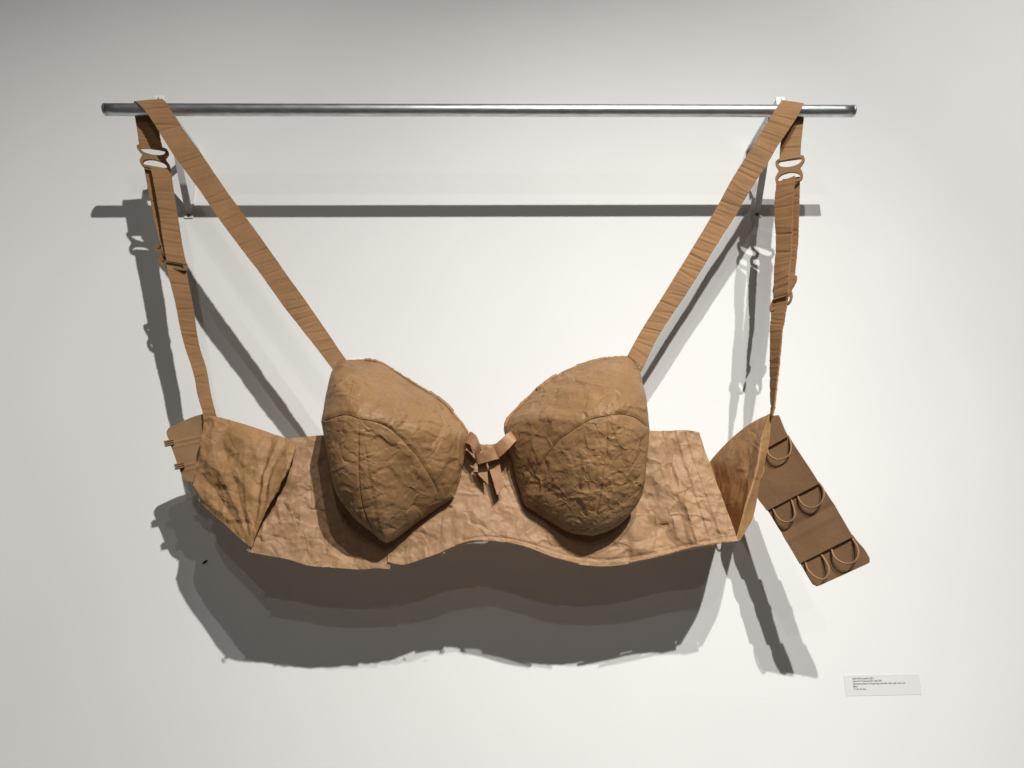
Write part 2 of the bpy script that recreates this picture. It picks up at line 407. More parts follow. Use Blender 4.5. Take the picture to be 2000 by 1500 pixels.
for c, s in ((RA, -1), (RB, 1)):                            # thin end caps
    a = c - np.array([s * .005, 0, 0]); b_ = c + np.array([s * .0012, 0, 0])
    V = []; F = []; n = 32
    for p, r in ((a, RR + .0002), (a, RR + .0002), (b_ - np.array([s * .002, 0, 0]), RR + .0002), (b_, RR - .0006)):
        for k in range(n):
            th = 2 * math.pi * k / n; V.append(p + np.array([0, math.cos(th), math.sin(th)]) * r)
    for i in range(3):
        for k in range(n): F.append((i * n + k, i * n + (k + 1) % n, (i + 1) * n + (k + 1) % n, (i + 1) * n + k))
    F.append(tuple(3 * n + k for k in range(n)))
    mesh_of('end_cap', V, F, STEEL, rod, False)
tag(rod, 'long round galvanised steel rod held off the wall by two brackets', 'rod')
ORIGIN = np.zeros(3)

# ------------------------------------------------------------------ the paper brassiere
base = at((950, 1060, .31)); bra = empty('paper_brassiere', tuple(base)); ORIGIN = base
tag(bra, 'giant brown paper and cardboard bra hanging by its straps from the rod', 'sculpture')

# ---- cups
def cup(J, outline, ends, seams, seed, edge_pts, label):
    """J: point where the seams meet.  outline: (px,py,d,power, base px,py,d) clockwise from the outer seam end.
    ends: indices of the outline where the seams (outer, inner, lower) arrive; seams: pixel curves from J"""
    O = np.array(outline, float); i0, i1, i2 = ends
    sec = [(O[i0:i1 + 1], seams[0], seams[1]), (O[i1:i2 + 1], seams[1], seams[2]), (O[i2:], seams[2], seams[0])]
    J = np.array(J, float); built = []
    NR, NS = 104, 9
    full = rs(O, 500)[:-1]; full_ang = np.arctan2(full[:, 1] - J[1], full[:, 0] - J[0]); full_rad = np.hypot(full[:, 0] - J[0], full[:, 1] - J[1])
    od = np.argsort(full_ang); full, full_ang, full_rad = full[od], full_ang[od], full_rad[od]
    shell = []
    lens = (210, 140, 140)
    for q, (oc, sa, sb) in enumerate(sec):
        n = lens[q]
        oc = rs(oc, n); rho = np.linspace(0, 1, NR) ** .92
        def dev(s):
            c = rs(np.vstack([J[:2], np.array(s, float)]), NR); c = rs(c, 400)
            lin = np.linspace(0, 1, 400)
            cc = np.stack([np.interp(rho, lin, c[:, k]) for k in range(2)], 1)
            return cc - (J[:2] + rho[:, None] * (c[-1] - J[:2]))
        da, db = dev(sa), dev(sb)
        phi = np.linspace(0, 1, n)
        XY = J[:2] + rho[:, None, None] * (oc[None, :, :2] - J[:2]) + da[:, None] * (1 - phi)[None, :, None] ** 1.3 + db[:, None] * phi[None, :, None] ** 1.3
        # depth follows from where a point lies between the seam crossing and the outline
        V_ = XY - J[:2]; ang = np.arctan2(V_[..., 1], V_[..., 0])
        rad = np.interp(ang, full_ang, full_rad, period=2 * math.pi); rr = np.clip(np.hypot(V_[..., 0], V_[..., 1]) / rad, 0, 1)
        dd, pw, yy = (np.interp(ang, full_ang, full[:, k], period=2 * math.pi) for k in (2, 3, 1))
        rr[0], rr[-1] = 0, 1; dd[-1] = oc[:, 2]
        low = np.clip((yy - J[1]) / 170, 0, 1)
        D = dd + (J[2] - dd) * np.clip(1 - rr ** (1.8 - .45 * low), 0, 1) ** (pw + .12 * low)
        G = np.dstack([XY, D])
        # turn under to the band behind
        t = np.linspace(0, 1, NS + 1)[1:, None, None]
        bs = oc[None, :, 4:7]; o3 = oc[None, :, :3]
        ctrl = o3 * .45 + bs * .55; ctrl[..., :2] = o3[..., :2] * .75 + bs[..., :2] * .25
        sk = (1 - t) ** 2 * o3 + 2 * t * (1 - t) * ctrl + t * t * bs
        G = np.vstack([G, sk]); Pw = at(G)
        x, y = Pw[..., 0] + .6 * Pw[..., 1], Pw[..., 2]
        edge = np.minimum(phi, 1 - phi)[None, :] * np.linspace(0, 1, NR + NS)[:, None] * 6
        fade = np.clip(np.r_[np.linspace(0, 1, NR) * 5, np.ones(NS)], 0, 1)[:, None]
        h = crumple(x, y, seed + q * 11, .0034, .062, 3, stretch=(.8, 1.25), gain=.58) * fade
        h += creases(x, y, seed + q, 40, .0017, .0032, .035, .1, 1.3) * fade
        h += creases(x, y, seed + 40 + q, 12, .0024, .0040, .07, -.1, .6) * fade
        h *= (1.0 if q == 0 else .6) * np.clip(edge / .12, 0, 1)                                 # panels meet along the seam
        inn = np.r_[np.clip((1 - np.linspace(0, 1, NR)) * 5, 0, 1), np.zeros(NS)][:, None]
        h -= (.0012 * np.exp(-(edge / .12) ** 2) + .0028 * np.clip(1 - edge / .06, 0, 1)) * fade * inn           # the seam pulls in
        h += (.0020 if q == 0 else 0.0) * inn                          # the upper panel laps over
        # the inner half of the sheet is drawn to the board, the rim stays put
        ramp = np.r_[np.clip((1 - np.linspace(0, 1, NR)) * 9, .25, 1), np.full(NS, .25)][:, None]
        built.append((Pw, h * ramp)); shell.append(Pw)
    # lining shell a little behind the panels
    NRT = NR + NS
    Pl = np.hstack([s[:, :-1] if k < 2 else s for k, s in enumerate(shell)])
    N = np.hstack([toward(s)[:, :-1] if k < 2 else toward(s) for k, s in enumerate(shell)])
    Pl = Pl[::3, ::2] - N[::3, ::2] * .010
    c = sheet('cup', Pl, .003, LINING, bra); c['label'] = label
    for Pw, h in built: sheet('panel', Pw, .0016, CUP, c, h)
    # folded strips along the upper rim
    k = 0; E_ = rs(edge_pts, 140); rnd = np.random.RandomState(seed)
    while k < 132:
        m = min(rnd.randint(10, 34), 139 - k); seg = E_[k:k + m + 1]
        up_ = rnd.uniform(.8, 3.4); dn = rnd.uniform(3, 7); dz = rnd.uniform(.001, .010)
        tang = np.gradient(seg[:, :2], axis=0); nrm = np.stack([tang[:, 1], -tang[:, 0]], 1); nrm /= np.linalg.norm(nrm, axis=1, keepdims=True)
        if nrm[:, 1].mean() > 0: nrm = -nrm
        jit = 1.0 * facet_noise(np.arange(len(seg)) * .3, np.zeros(len(seg)) + k, seed)
        rows = []
        for f, d in ((-dn, .004), (-dn * .4, .009), (up_ * .6, .008), (up_, 0.0), (up_ * .6, -.012), (-dn, -.016)):
            rows.append(np.hstack([seg[:, :2] + nrm * (f + jit * (f > 0))[:, None], seg[:, 2:3] + d + dz]))
        sheet('edge_binding', at(np.stack(rows)), .0012, CUP, c, None)
        k += m - rnd.randint(0, 4)
    return c

LJ = (703, 817, .495)
LO = [(627, 824, .405, .5, 676, 834, .30), (634, 785, .37, .5, 668, 790, .285), (645, 735, .325, .6, 662, 740, .275), (656, 714, .292, .75, 660, 716, .272),
      (678, 703, .275, .8, 680, 706, .262), (735, 706, .277, .8, 735, 709, .264), (775, 727, .282, .8, 774, 730, .268), (816, 752, .288, .8, 814, 755, .274),
      (866, 785, .296, .8, 863, 787, .282), (898, 820, .304, .75, 894, 822, .29), (915, 845, .312, .7, 910, 846, .298), (913, 862, .318, .65, 908, 863, .304),
      (908, 888, .322, .6, 903, 888, .306), (902, 920, .325, .6, 897, 920, .308), (887, 968, .326, .6, 882, 967, .309), (861, 988, .328, .6, 858, 984, .309),
      (819, 1017, .330, .6, 817, 1011, .309), (763, 1058, .336, .55, 764, 1050, .309), (742, 1055, .342, .55, 750, 1047, .309), (725, 1039, .356, .5, 745, 1036, .309),
      (691, 1011, .382, .5, 725, 1012, .309), (656, 961, .40, .5, 704, 965, .308), (641, 898, .408, .5, 692, 900, .305), (627, 824, .405, .5, 676, 834, .30)]
LS = [[(675, 809), (650, 814), (627, 824)], [(732, 823), (760, 835), (788, 860), (819, 895), (838, 926), (854, 958), (861, 988)],
      [(700, 854), (700, 911), (703, 961), (710, 998), (725, 1030), (742, 1055)]]
L_EDGE = [(672, 706, .277), (700, 703, .277), (735, 706, .278), (775, 727, .283), (816, 752, .289), (866, 785, .297), (898, 820, .305), (914, 843, .313)]
cup(LJ, LO, (0, 15, 18), LS, 3, L_EDGE, 'crumpled paper cup on the left, its side turned into view')

RJ = (1185, 811, .49)
RO = [(1269, 838, .385, .5, 1228, 846, .29), (1259, 942, .378, .5, 1218, 945, .308), (1250, 976, .366, .5, 1215, 974, .309), (1222, 1014, .352, .5, 1196, 1008, .309),
      (1191, 1036, .348, .5, 1180, 1028, .309), (1157, 1047, .345, .5, 1155, 1038, .309), (1115, 1041, .340, .55, 1118, 1033, .309), (1081, 1023, .335, .6, 1086, 1016, .309),
      (1046, 1001, .330, .6, 1051, 996, .309), (1025, 986, .327, .6, 1031, 982, .309), (1015, 958, .325, .6, 1021, 957, .308), (1007, 933, .324, .6, 1013, 933, .307),
      (999, 898, .321, .6, 1005, 898, .305), (988, 860, .315, .65, 994, 860, .300), (984, 835, .308, .7, 990, 837, .294), (992, 817, .303, .75, 997, 819, .289),
      (1012, 795, .296, .8, 1016, 797, .282), (1031, 776, .291, .8, 1034, 779, .277), (1059, 751, .284, .8, 1061, 754, .27), (1103, 724, .277, .8, 1104, 728, .263),
      (1140, 710, .272, .8, 1140, 714, .258), (1187, 699, .260, .8, 1187, 703, .246), (1225, 697, .254, .8, 1223, 701, .24), (1247, 722, .262, .75, 1243, 724, .246),
      (1256, 751, .30, .6, 1238, 754, .262), (1263, 779, .342, .5, 1230, 784, .275), (1269, 838, .385, .5, 1228, 846, .29)]
# run clockwise from the inner seam end so that the upper panel comes first
ring = RO[:-1]; k0 = 10; RO2 = ring[k0:] + ring[:k0 + 1]
RS = [[(1156, 818), (1134, 829), (1115, 842), (1090, 860), (1065, 892), (1046, 920), (1015, 958)],
      [(1212, 808), (1238, 813), (1256, 824), (1269, 838)], [(1186, 879), (1181, 911), (1172, 973), (1157, 1047)]]
R_EDGE = [(986, 832, .309), (992, 817, .304), (1012, 795, .297), (1031, 776, .292), (1059, 751, .285), (1103, 724, .278), (1140, 710, .273), (1187, 699, .261), (1224, 697, .255)]
nR = len(ring)
cup(RJ, RO2, (0, nR - k0, nR - k0 + 5), RS, 23, R_EDGE, 'crumpled paper cup on the right, darker below its curved seam')

# ---- band below the cups, in two lengths
def band(name_pts_top, pts_bot, n_u, n_v, seed, jag, pleats=False):
    T, B_ = rs(name_pts_top, n_u), rs(pts_bot, n_u)
    j = jag * facet_noise(np.arange(n_u) * .16, np.zeros(n_u), seed) + jag * .6 * facet_noise(np.arange(n_u) * .5, np.ones(n_u), seed)
    B_[:, 1] += j
    v = np.linspace(0, 1, n_v)[:, None, None]
    G = T[None] * (1 - v) + B_[None] * v
    Pw = at(G); x, y = Pw[..., 0], Pw[..., 2]
    h = crumple(x, y, seed, .0046, .085, 4, stretch=(1.2, .8), gain=.56) + creases(x, y, seed, 26, .0020, .0036, .06, .0, .5) + creases(x, y, seed + 1, 40, .0028, .0045, .06, 1.4, .4)
    h += .0018 * facet_noise(x * 55, y * 3, seed) * np.clip(v[..., 0] * 2.2 - .9, 0, 1)          # flutes showing through at the hem
    return Pw, h, x, y
top = [(500, 872, .305), (560, 857, .306), (632, 850, .304), (700, 855, .302), (762, 862, .302)]
bot = [(487, 1078, .320), (515, 1084, .318), (560, 1092, .314), (600, 1104, .308), (640, 1108, .303), (700, 1112, .298), (735, 1110, .297), (762, 1111, .297)]
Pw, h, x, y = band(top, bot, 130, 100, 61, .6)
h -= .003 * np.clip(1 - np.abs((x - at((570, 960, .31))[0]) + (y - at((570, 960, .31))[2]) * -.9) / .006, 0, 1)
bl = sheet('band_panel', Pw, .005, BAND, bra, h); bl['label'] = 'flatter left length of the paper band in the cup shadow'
top = [(757, 866, .302), (830, 866, .304), (915, 861, .298), (935, 867, .293), (965, 867, .293), (1000, 861, .298), (1080, 850, .304), (1180, 846, .300), (1268, 843, .300), (1340, 842, .298), (1364, 846, .296)]
bot = [(757, 1098, .304), (785, 1103, .306), (800, 1100, .307), (850, 1083, .312), (890, 1066, .318), (945, 1056, .322), (985, 1059, .322), (1030, 1070, .320), (1080, 1089, .314), (1130, 1102, .308),
       (1180, 1106, .306), (1230, 1101, .306), (1300, 1085, .309), (1350, 1071, .314), (1400, 1063, .320), (1440, 1057, .322)]
Pw, h, x, y = band(top, bot, 300, 100, 77, .3)
u = np.linspace(0, 1, 300)[None, :]; v = np.linspace(0, 1, 100)[:, None]
right = np.clip((u - .70) * 12, 0, 1) * np.clip((.93 - u) * 20, 0, 1)
wx_ = x + .012 * smooth_noise(x * 9, y * 9, 4)
h += right * (.0110 * facet_noise(wx_ * 17 + y * 3, y * 5.5, 8) + .0050 * facet_noise(wx_ * 40, y * 14, 9))     # loose vertical buckling
for uu, st, a in ((.885, .010, .0042), (.925, .008, .0036), (.955, .008, .0030)):                            # stitched pleats at the side
    d = u - uu - .004 * (v - .5); h += a * (.5 + np.clip(1 - np.abs(d) / st, 0, 1)) * np.clip(d / .007 + .5, 0, 1)
h -= .003 * np.clip(1 - np.abs(v - .955 - .01 * np.sin(u * 9)) / .012, 0, 1) * (u > .22)                       # hem fold
br = sheet('band_panel', Pw, .005, BAND, bra, h); br['label'] = 'long buckled length of the band under the bow and right cup'
# turned-up hem strips, frayed ends
def hem(pts, w, seed):
    c = rs(pts, 70); j = facet_noise(np.arange(70) * .35, np.zeros(70), seed)
    rows = [np.c_[c[:, 0], c[:, 1] - w + j, c[:, 2] + .0075], np.c_[c[:, 0], c[:, 1] - w * .4, c[:, 2] + .009], np.c_[c[:, 0], c[:, 1] + .3 * j, c[:, 2] + .006], np.c_[c[:, 0], c[:, 1] + 1.5, c[:, 2] - .004]]
    return sheet('hem_strip', at(np.stack(rows)), .0012, BAND, br, None)
hem([(985, 1059, .323), (1030, 1070, .321), (1080, 1089, .315), (1130, 1102, .309)], 4, 2)
hem([(1228, 1101, .307), (1300, 1085, .310), (1350, 1071, .315), (1400, 1063, .321)], 5, 3)
hem([(890, 1065, .319), (920, 1058, .321), (948, 1056, .323)], 4, 4)

# ---- left side wing, folded over the band
top = [(397, 809, .258), (440, 818, .266), (500, 836, .280), (560, 856, .298)]
rgt = [(560, 856, .298), (573, 868, .325), (575, 882, .340), (566, 908, .350), (545, 950, .350), (518, 1003, .342), (491, 1069, .328)]
lft = [(397, 809, .258), (391, 870, .274), (384, 905, .276), (379, 945, .274), (385, 966, .272)]
bot = [(385, 966, .272), (400, 990, .285), (440, 1025, .305), (470, 1053, .320), (491, 1069, .328)]
G = coons(top, bot, lft, rgt, 110, 130)
under = np.stack([rs(rgt, 130), rs([(545, 862, .302), (556, 880, .306), (545, 910, .310), (522, 955, .314), (500, 1010, .318), (489, 1066, .322)], 130)], 1)
tt = np.linspace(0, 1, 9)[None, 1:, None]
G = np.hstack([G, under[:, :1] * (1 - tt) + under[:, 1:] * tt + np.array([6, 0, 0]) * (tt * (1 - tt) * 1.0)])
Pw = at(G); x, y = Pw[..., 0], Pw[..., 2]
h = crumple(x, y, 31, .0046, .062, 3, gain=.58) + creases(x, y, 32, 36, .0018, .0034, .035)
tip = at((491, 1066, .33))
rr = np.hypot(x - tip[0], y - tip[2]); ang = np.degrees(np.arctan2(x - tip[0], y - tip[2])) + 4 * smooth_noise(x * 14, y * 14, 5)
def fan(deg): return np.interp(ang, [q[0] for q in deg], [q[1] for q in deg])
h += .7 * rr * fan([(-60, 0), (-46, .02), (-38, -.035), (-27, .045), (-20, -.02), (-11, .055), (-3, .01), (3, -.07), (9, .02), (13, -.05), (18, .03), (25, 0)]) * np.clip(1.35 - rr * 2.6, .25, 1)
fade = np.minimum(np.clip(np.linspace(0, 1, 130) * 9 + .15, 0, 1), np.clip((1 - np.linspace(0, 1, 130)) * 8, .1, 1))[:, None]
w_ = sheet('side_wing', Pw, .0016, WING, bra, h * fade); w_['label'] = 'crumpled light brown side wing folded over the left of the band'
G = coons([(394, 816, .236), (450, 832, .24), (520, 858, .28)], [(388, 958, .226), (440, 1016, .24), (484, 1052, .30)], [(394, 816, .236), (390, 880, .23), (388, 958, .226)], [(520, 858, .28), (510, 950, .29), (484, 1052, .30)], 40, 50)
Pw = at(G); sheet('wing_lining', Pw, .003, BOARD, w_, .0016 * facet_noise(Pw[..., 0] * 20, Pw[..., 2] * 20, 4))
# ---- left hook tab
lft = [(330, 835, .236), (325.5, 842, .236), (326, 850, .236), (333, 868, .234), (346, 905, .231), (356, 929, .230), (364, 938, .231), (374, 941, .232)]
rgt = [(398, 808, .238), (400, 830, .234), (402, 870, .232), (404, 910, .232), (405, 948, .232)]
top = [(330, 835, .236), (372, 816, .237), (398, 808, .238)]
bot = [(374, 941, .232), (390, 945, .232), (405, 948, .232)]
G = coons(top, bot, lft, rgt, 40, 70); Pw = at(G); x, y = Pw[..., 0], Pw[..., 2]
q1, q2 = at((365, 862, .24)), at((372, 910, .24))
h = .0010 * smooth_noise(x * 30, y * 30, 3)
for q in (q1, q2):
    d = (y - q[2]) - .22 * (x - q[0]); h += .0020 * np.clip(1 - np.abs(d - .006) / .004, 0, 1) + .0016 * np.clip(1 - np.abs(d + .006) / .004, 0, 1)
ht = sheet('hook_tab', Pw, .005, BOARD, bra, h); ht['label'] = 'small board tab with two hooks at the left end'
for hx, hy in ((329, 866), (349, 911)):
    Vh = []; Fh = []
    for k, dy in enumerate((-4.2, -.4, 3.6)):
        c = at((hx - 8 + k * .8, hy + dy + 1.5, .237)); e = at((hx + 9 + k * .8, hy + dy - 2.5, .238)); b0 = len(Vh)
        for p in (c, e):
            for sx, sz in ((-1, -1), (1, -1), (1, 1), (-1, 1)): Vh.append(p + np.array([0, sx * .005, sz * .0017]))
        Fh += [tuple(b0 + i for i in f) for f in ((0, 3, 2, 1), (4, 5, 6, 7), (0, 1, 5, 4), (1, 2, 6, 5), (2, 3, 7, 6), (3, 0, 4, 7))]
    # bar that joins the prongs behind
    c = at((hx + 5, hy - 5, .231)); e = at((hx + 8, hy + 5, .231)); b0 = len(Vh)
    for p in (c, e):
        for sx, sy_ in ((-1, -1), (1, -1), (1, 1), (-1, 1)): Vh.append(p + np.array([sx * .003, sy_ * .0025, 0]))
    Fh += [tuple(b0 + i for i in f) for f in ((0, 3, 2, 1), (4, 5, 6, 7), (0, 1, 5, 4), (1, 2, 6, 5), (2, 3, 7, 6), (3, 0, 4, 7))]
    bevel(mesh_of('hook', Vh, Fh, CORD, ht), .0008)

# ---- right side wing: turns back from the band, then forward to a ridge
N_ = 120
c0 = rs([(1348, 850, .2925), (1424, 1056, .3135)], N_)
c1 = rs([(1386, 902, .07), (1402, 960, .11), (1423, 1012, .19), (1437, 1056, .302)], N_)
c2 = rs([(1500, 809, .262), (1489, 847, .276), (1483, 887, .286), (1479, 913, .292), (1468, 953, .300), (1457, 985, .306), (1447, 1020, .314), (1436, 1056, .322)], N_)
c3 = rs([(1507, 808, .252), (1503, 860, .262), (1493, 905, .268), (1485, 940, .272), (1479, 972, .278), (1475, 993, .284), (1468, 1017, .296), (1446, 1055, .316)], N_)
cols = []
for a, b_, n in ((c0, c1, 22), (c1, c2, 70), (c2, c3, 14)):
    t = np.linspace(0, 1, n, endpoint=False)[None, :, None]; cols.append(a[:, None] * (1 - t) + b_[:, None] * t)
cols.append(c3[:, None]); G = np.hstack(cols)
# the upper edge bows upward between valley and ridge
tt = np.linspace(0, 1, 70); bowp = np.zeros(G.shape[1]); bowp[22:92] = 13 * 4 * tt * (1 - tt) * .9
G[..., 1] -= bowp[None] * np.linspace(1, 0, N_)[:, None] ** 2
Pw = at(G); x, y = Pw[..., 0], Pw[..., 2]
xw = x - 1.0 * Pw[..., 1]; h = crumple(xw, y, 51, .0042, .11, 3, gain=.5) + creases(xw, y, 52, 16, .0020, .0045, .06)
fd = np.ones(G.shape[1]); fd[88:] = np.linspace(1, .12, len(fd) - 88)
fv = np.minimum(np.clip(np.linspace(0, 1, N_) * 9 + .2, 0, 1), np.clip((1 - np.linspace(0, 1, N_)) * 6, .1, 1))
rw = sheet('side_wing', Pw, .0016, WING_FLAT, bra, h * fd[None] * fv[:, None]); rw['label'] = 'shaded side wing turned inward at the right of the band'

# ---- right eye tab: three stepped panels with cord loops
TR, BR, BL = at((1522, 811, .248)), at((1703, 1097, .350)), at((1591, 1148, .260))
nrm = np.cross(BR - TR, BL - TR); nrm /= np.linalg.norm(nrm)
if nrm[1] > 0: nrm = -nrm
def on_tab(px, py, lift=0.0):
    p = np.asarray([px, py, 0.0], float); v = at(p) - CAM
    t = ((TR - CAM) @ nrm) / (v @ nrm); return CAM + v * t + nrm * lift
left_line = rs([(1506, 812), (1496, 870), (1482, 930), (1480, 968), (1500, 998), (1530, 1046), (1563, 1100), (1580, 1130), (1591, 1148)], 300)
right_line = rs([(1521, 811), (1541, 853), (1582, 914), (1602, 945), (1632, 990), (1668, 1049), (1690, 1076), (1703, 1097)], 300)
def cut(line, y): return line[np.argmin(np.abs(line[:, 1] - y))]
steps = [(812, 811), (879, 853), (998, 945), (1101, 1048), (1148, 1097)]
eye = None
for k in range(4):
    ya, yb = steps[k], steps[k + 1]
    la, lb, ra, rb = (cut(left_line, ya[0] - (3 if k else 0)), cut(left_line, yb[0]), cut(right_line, ya[1] - (3 if k else 0)), cut(right_line, yb[1]))
    nn, mm = 30, 26; rows = []
    Ls = left_line[(left_line[:, 1] >= la[1]) & (left_line[:, 1] <= lb[1])]; Rs = right_line[(right_line[:, 1] >= ra[1]) & (right_line[:, 1] <= rb[1])]
    Ls, Rs = rs(Ls, nn, False), rs(Rs, nn, False)
    for i in range(nn):
        f = i / (nn - 1); lift = .0005 + .0075 * f if k < 3 else .0005
        r_ = []
        for j in range(mm):
            g = j / (mm - 1); p = Ls[i] * (1 - g) + Rs[i] * g
            if k == 3:                                        # rounded lower corners
                e = max(0, abs(g - .5) * 2 - .86) / .14; p = p - (Ls[-1] * (1 - g) + Rs[-1] * g - (Ls[0] * (1 - g) + Rs[0] * g)) * (1 - math.sqrt(1 - min(1, e) ** 2 * .98)) * .16 * f
            r_.append(on_tab(p[0], p[1], lift))
        rows.append(r_)
    Pw = np.array(rows); x, y = Pw[..., 0], Pw[..., 2]
    h = .0009 * smooth_noise(x * 26, y * 26, 3 + k) + .0007 * facet_noise(x * 16, y * 16, k)
    if k == 2:
        f = np.linspace(0, 1, nn)[:, None]; h = h - .004 * np.clip(1 - np.abs(f - .42) / .06, 0, 1) + .002 * np.clip(1 - np.abs(f - .58) / .06, 0, 1)
    if eye is None:
        eye = sheet('eye_tab', Pw, .004, EYE, bra, h); eye['label'] = 'long hanging board tab with rows of cord loops at the right'
    else: sheet('panel', Pw, .004, EYE, eye, h)
loops = [[(185, 170), (200, 215), (240, 250), (300, 275), (370, 255), (405, 220), (410, 150), (385, 70)],
         [(40, 290), (30, 400), (60, 470), (105, 485), (140, 450), (165, 370), (150, 280), (130, 215)],
         [(230, 712), (280, 790), (340, 835), (410, 838), (450, 790), (440, 730), (400, 628)],
         [(458, 588), (490, 650), (550, 700), (630, 710), (690, 670), (715, 600), (705, 545), (655, 482)],
         [(530, 1200), (560, 1270), (620, 1330), (690, 1362), (735, 1350), (763, 1280), (735, 1215), (670, 1128)],
         [(768, 1078), (800, 1150), (860, 1200), (930, 1220), (1000, 1200), (1030, 1130), (1010, 1060), (958, 988)]]
for lp in loops:
    q = np.array(lp, float) / 4.6885 + (1460, 840); n = len(q)
    pts = [on_tab(q[i][0], q[i][1], .001 + .015 * math.sin(math.pi * i / (n - 1)) ** .8) for i in range(n)]
    o = tube('loop', pts, .0022, CORD, eye, 10, 6)

# ---- straps
def F4(L): return [(a[0], a[1], d0, b_[0], b_[1], d1) for a, b_, d0, d1 in L]
rodd = .2745
lf = F4([((274, 291), (318, 290), .238, .238), ((270, 262), (312, 261), .243, .243), ((265, 232), (311, 232), .249, .249), ((262, 212), (311, 210), .253, .253),
         ((261, 202.5), (310, 199), .262, .262), ((262, 197), (314, 192.5), .279, .279), ((269, 201), (321, 196), .298, .298), ((281, 213), (331, 211), .302, .302), ((295, 232), (344, 230), .301, .301),
         ((313, 261), (358, 254), .297, .297), ((340, 304), (386, 290), .296, .296), ((393, 376), (434, 361), .295, .295), ((433, 435), (474, 416), .294, .293),
         ((467, 480), (509, 464), .292, .291), ((513, 541), (555, 529), .289, .288), ((553, 597), (596, 586), .286, .284), ((604, 662), (641, 651), .283, .281), ((650, 721), (676, 703), .277, .272), ((664, 738), (692, 722), .270, .264)])
s = ribbon('shoulder_strap', lf, .0042, STRAP, bra, 9, .005, 1.25, 11)
s['label'] = 'shoulder strap running from the left end of the rod to the left cup'
rf = F4([((1522, 316), (1563, 309), .234, .258), ((1524, 285), (1565, 280), .238, .256), ((1528, 250), (1568, 246), .246, .253), ((1530, 214), (1570, 214), .253, .253),
         ((1529, 203), (1570, 207), .262, .262), ((1528, 195.5), (1570, 201), .279, .279), ((1523, 201), (1568, 207), .298, .298), ((1513, 216), (1559, 224), .302, .302), ((1502, 235), (1544, 248), .301, .301),
         ((1480, 270), (1519, 285), .295, .295), ((1466, 292), (1505, 310), .293, .293), ((1430, 350), (1467, 369), .281, .281), ((1398, 408), (1434, 425), .268, .268),
         ((1367, 460), (1400, 478), .258, .258), ((1310, 553), (1346, 566), .248, .248), ((1250, 650), (1287, 655), .246, .246), ((1227, 692), (1257, 718), .248, .250), ((1216, 712), (1244, 734), .240, .242)])
s = ribbon('shoulder_strap', rf, .0042, STRAP, bra, 9, .005, 1.5, 12)
s['label'] = 'shoulder strap running from the right end of the rod to the right cup'
def doubled(front, back, lower, seeds, labels, STRAP=STRAP, k=1.0):
    a = ribbon('adjuster_strap', front, .004, STRAP, bra, 7, .005, .9 * k, seeds[0]); a['label'] = labels[0]
    ribbon('strap_return', back, .004, STRAP, a, 7, .005, .8 * k, seeds[1])
    c = ribbon('back_strap', lower, .004, STRAP, bra, 7, .005, 1.1 / k, seeds[2]); c['label'] = labels[1]
doubled(F4([((293, 324), (333, 331), .250, .250), ((299, 352), (336, 355), .253, .253), ((308, 400), (343, 402), .254, .254), ((316, 453), (352, 456), .256, .256), ((321, 487), (358, 492), .257, .257), ((325.5, 509), (364, 516), .257, .257)]),
        F4([((281, 326), (327, 328), .230, .230), ((287, 360), (330, 362), .226, .226), ((295, 400), (337, 402), .224, .224), ((304, 440), (345, 442), .228, .228), ((312, 472), (351, 475), .236, .236), ((320, 500), (358, 503), .245, .245)]),
        F4([((324, 512), (362, 519), .246, .246), ((327, 526), (364, 530), .247, .247), ((333, 555), (368, 556), .246, .246), ((341, 586), (375, 588), .244, .244), ((351, 637), (382, 640), .242, .242), ((361, 678), (389, 677), .241, .241),
            ((376, 723), (402, 720), .243, .243), ((386, 771), (411, 768), .248, .248), ((396, 806), (420, 806), .253, .255), ((398, 820), (424, 822), .250, .252)]), (21, 22, 23),
        ('folded adjuster strap hanging under the left ring', 'narrow strap from the slider down to the left wing'))
doubled(F4([((1516, 357), (1552, 343), .238, .280), ((1513, 392), (1549, 385), .236, .281), ((1513, 427), (1547, 422), .236, .281), ((1515, 480), (1545, 476), .238, .281), ((1512, 529), (1542, 522), .239, .281), ((1510, 586), (1538, 576), .240, .280)]),
        F4([((1528, 350), (1561, 345), .216, .250), ((1528, 392), (1560, 392), .208, .250), ((1528, 427), (1559, 427), .208, .250), ((1526, 480), (1557, 480), .212, .252), ((1520, 544), (1549, 544), .220, .258), ((1512, 580), (1541, 572), .228, .264)]),
        F4([((1509, 588), (1539, 578), .230, .268), ((1507, 603), (1535, 599), .230, .268), ((1504, 643), (1528, 640), .231, .270), ((1503, 698), (1522, 695), .233, .275), ((1503, 742), (1517, 740), .236, .280), ((1503.5, 775), (1513, 774), .240, .280), ((1504, 806), (1509, 805), .246, .275), ((1504, 818), (1508, 818), .248, .268)]), (31, 32, 33),
        ('folded creased adjuster strap hanging under the right ring', 'narrow twisted strap from the slider down to the right wing'), STRAP_SHADED, 1.3)

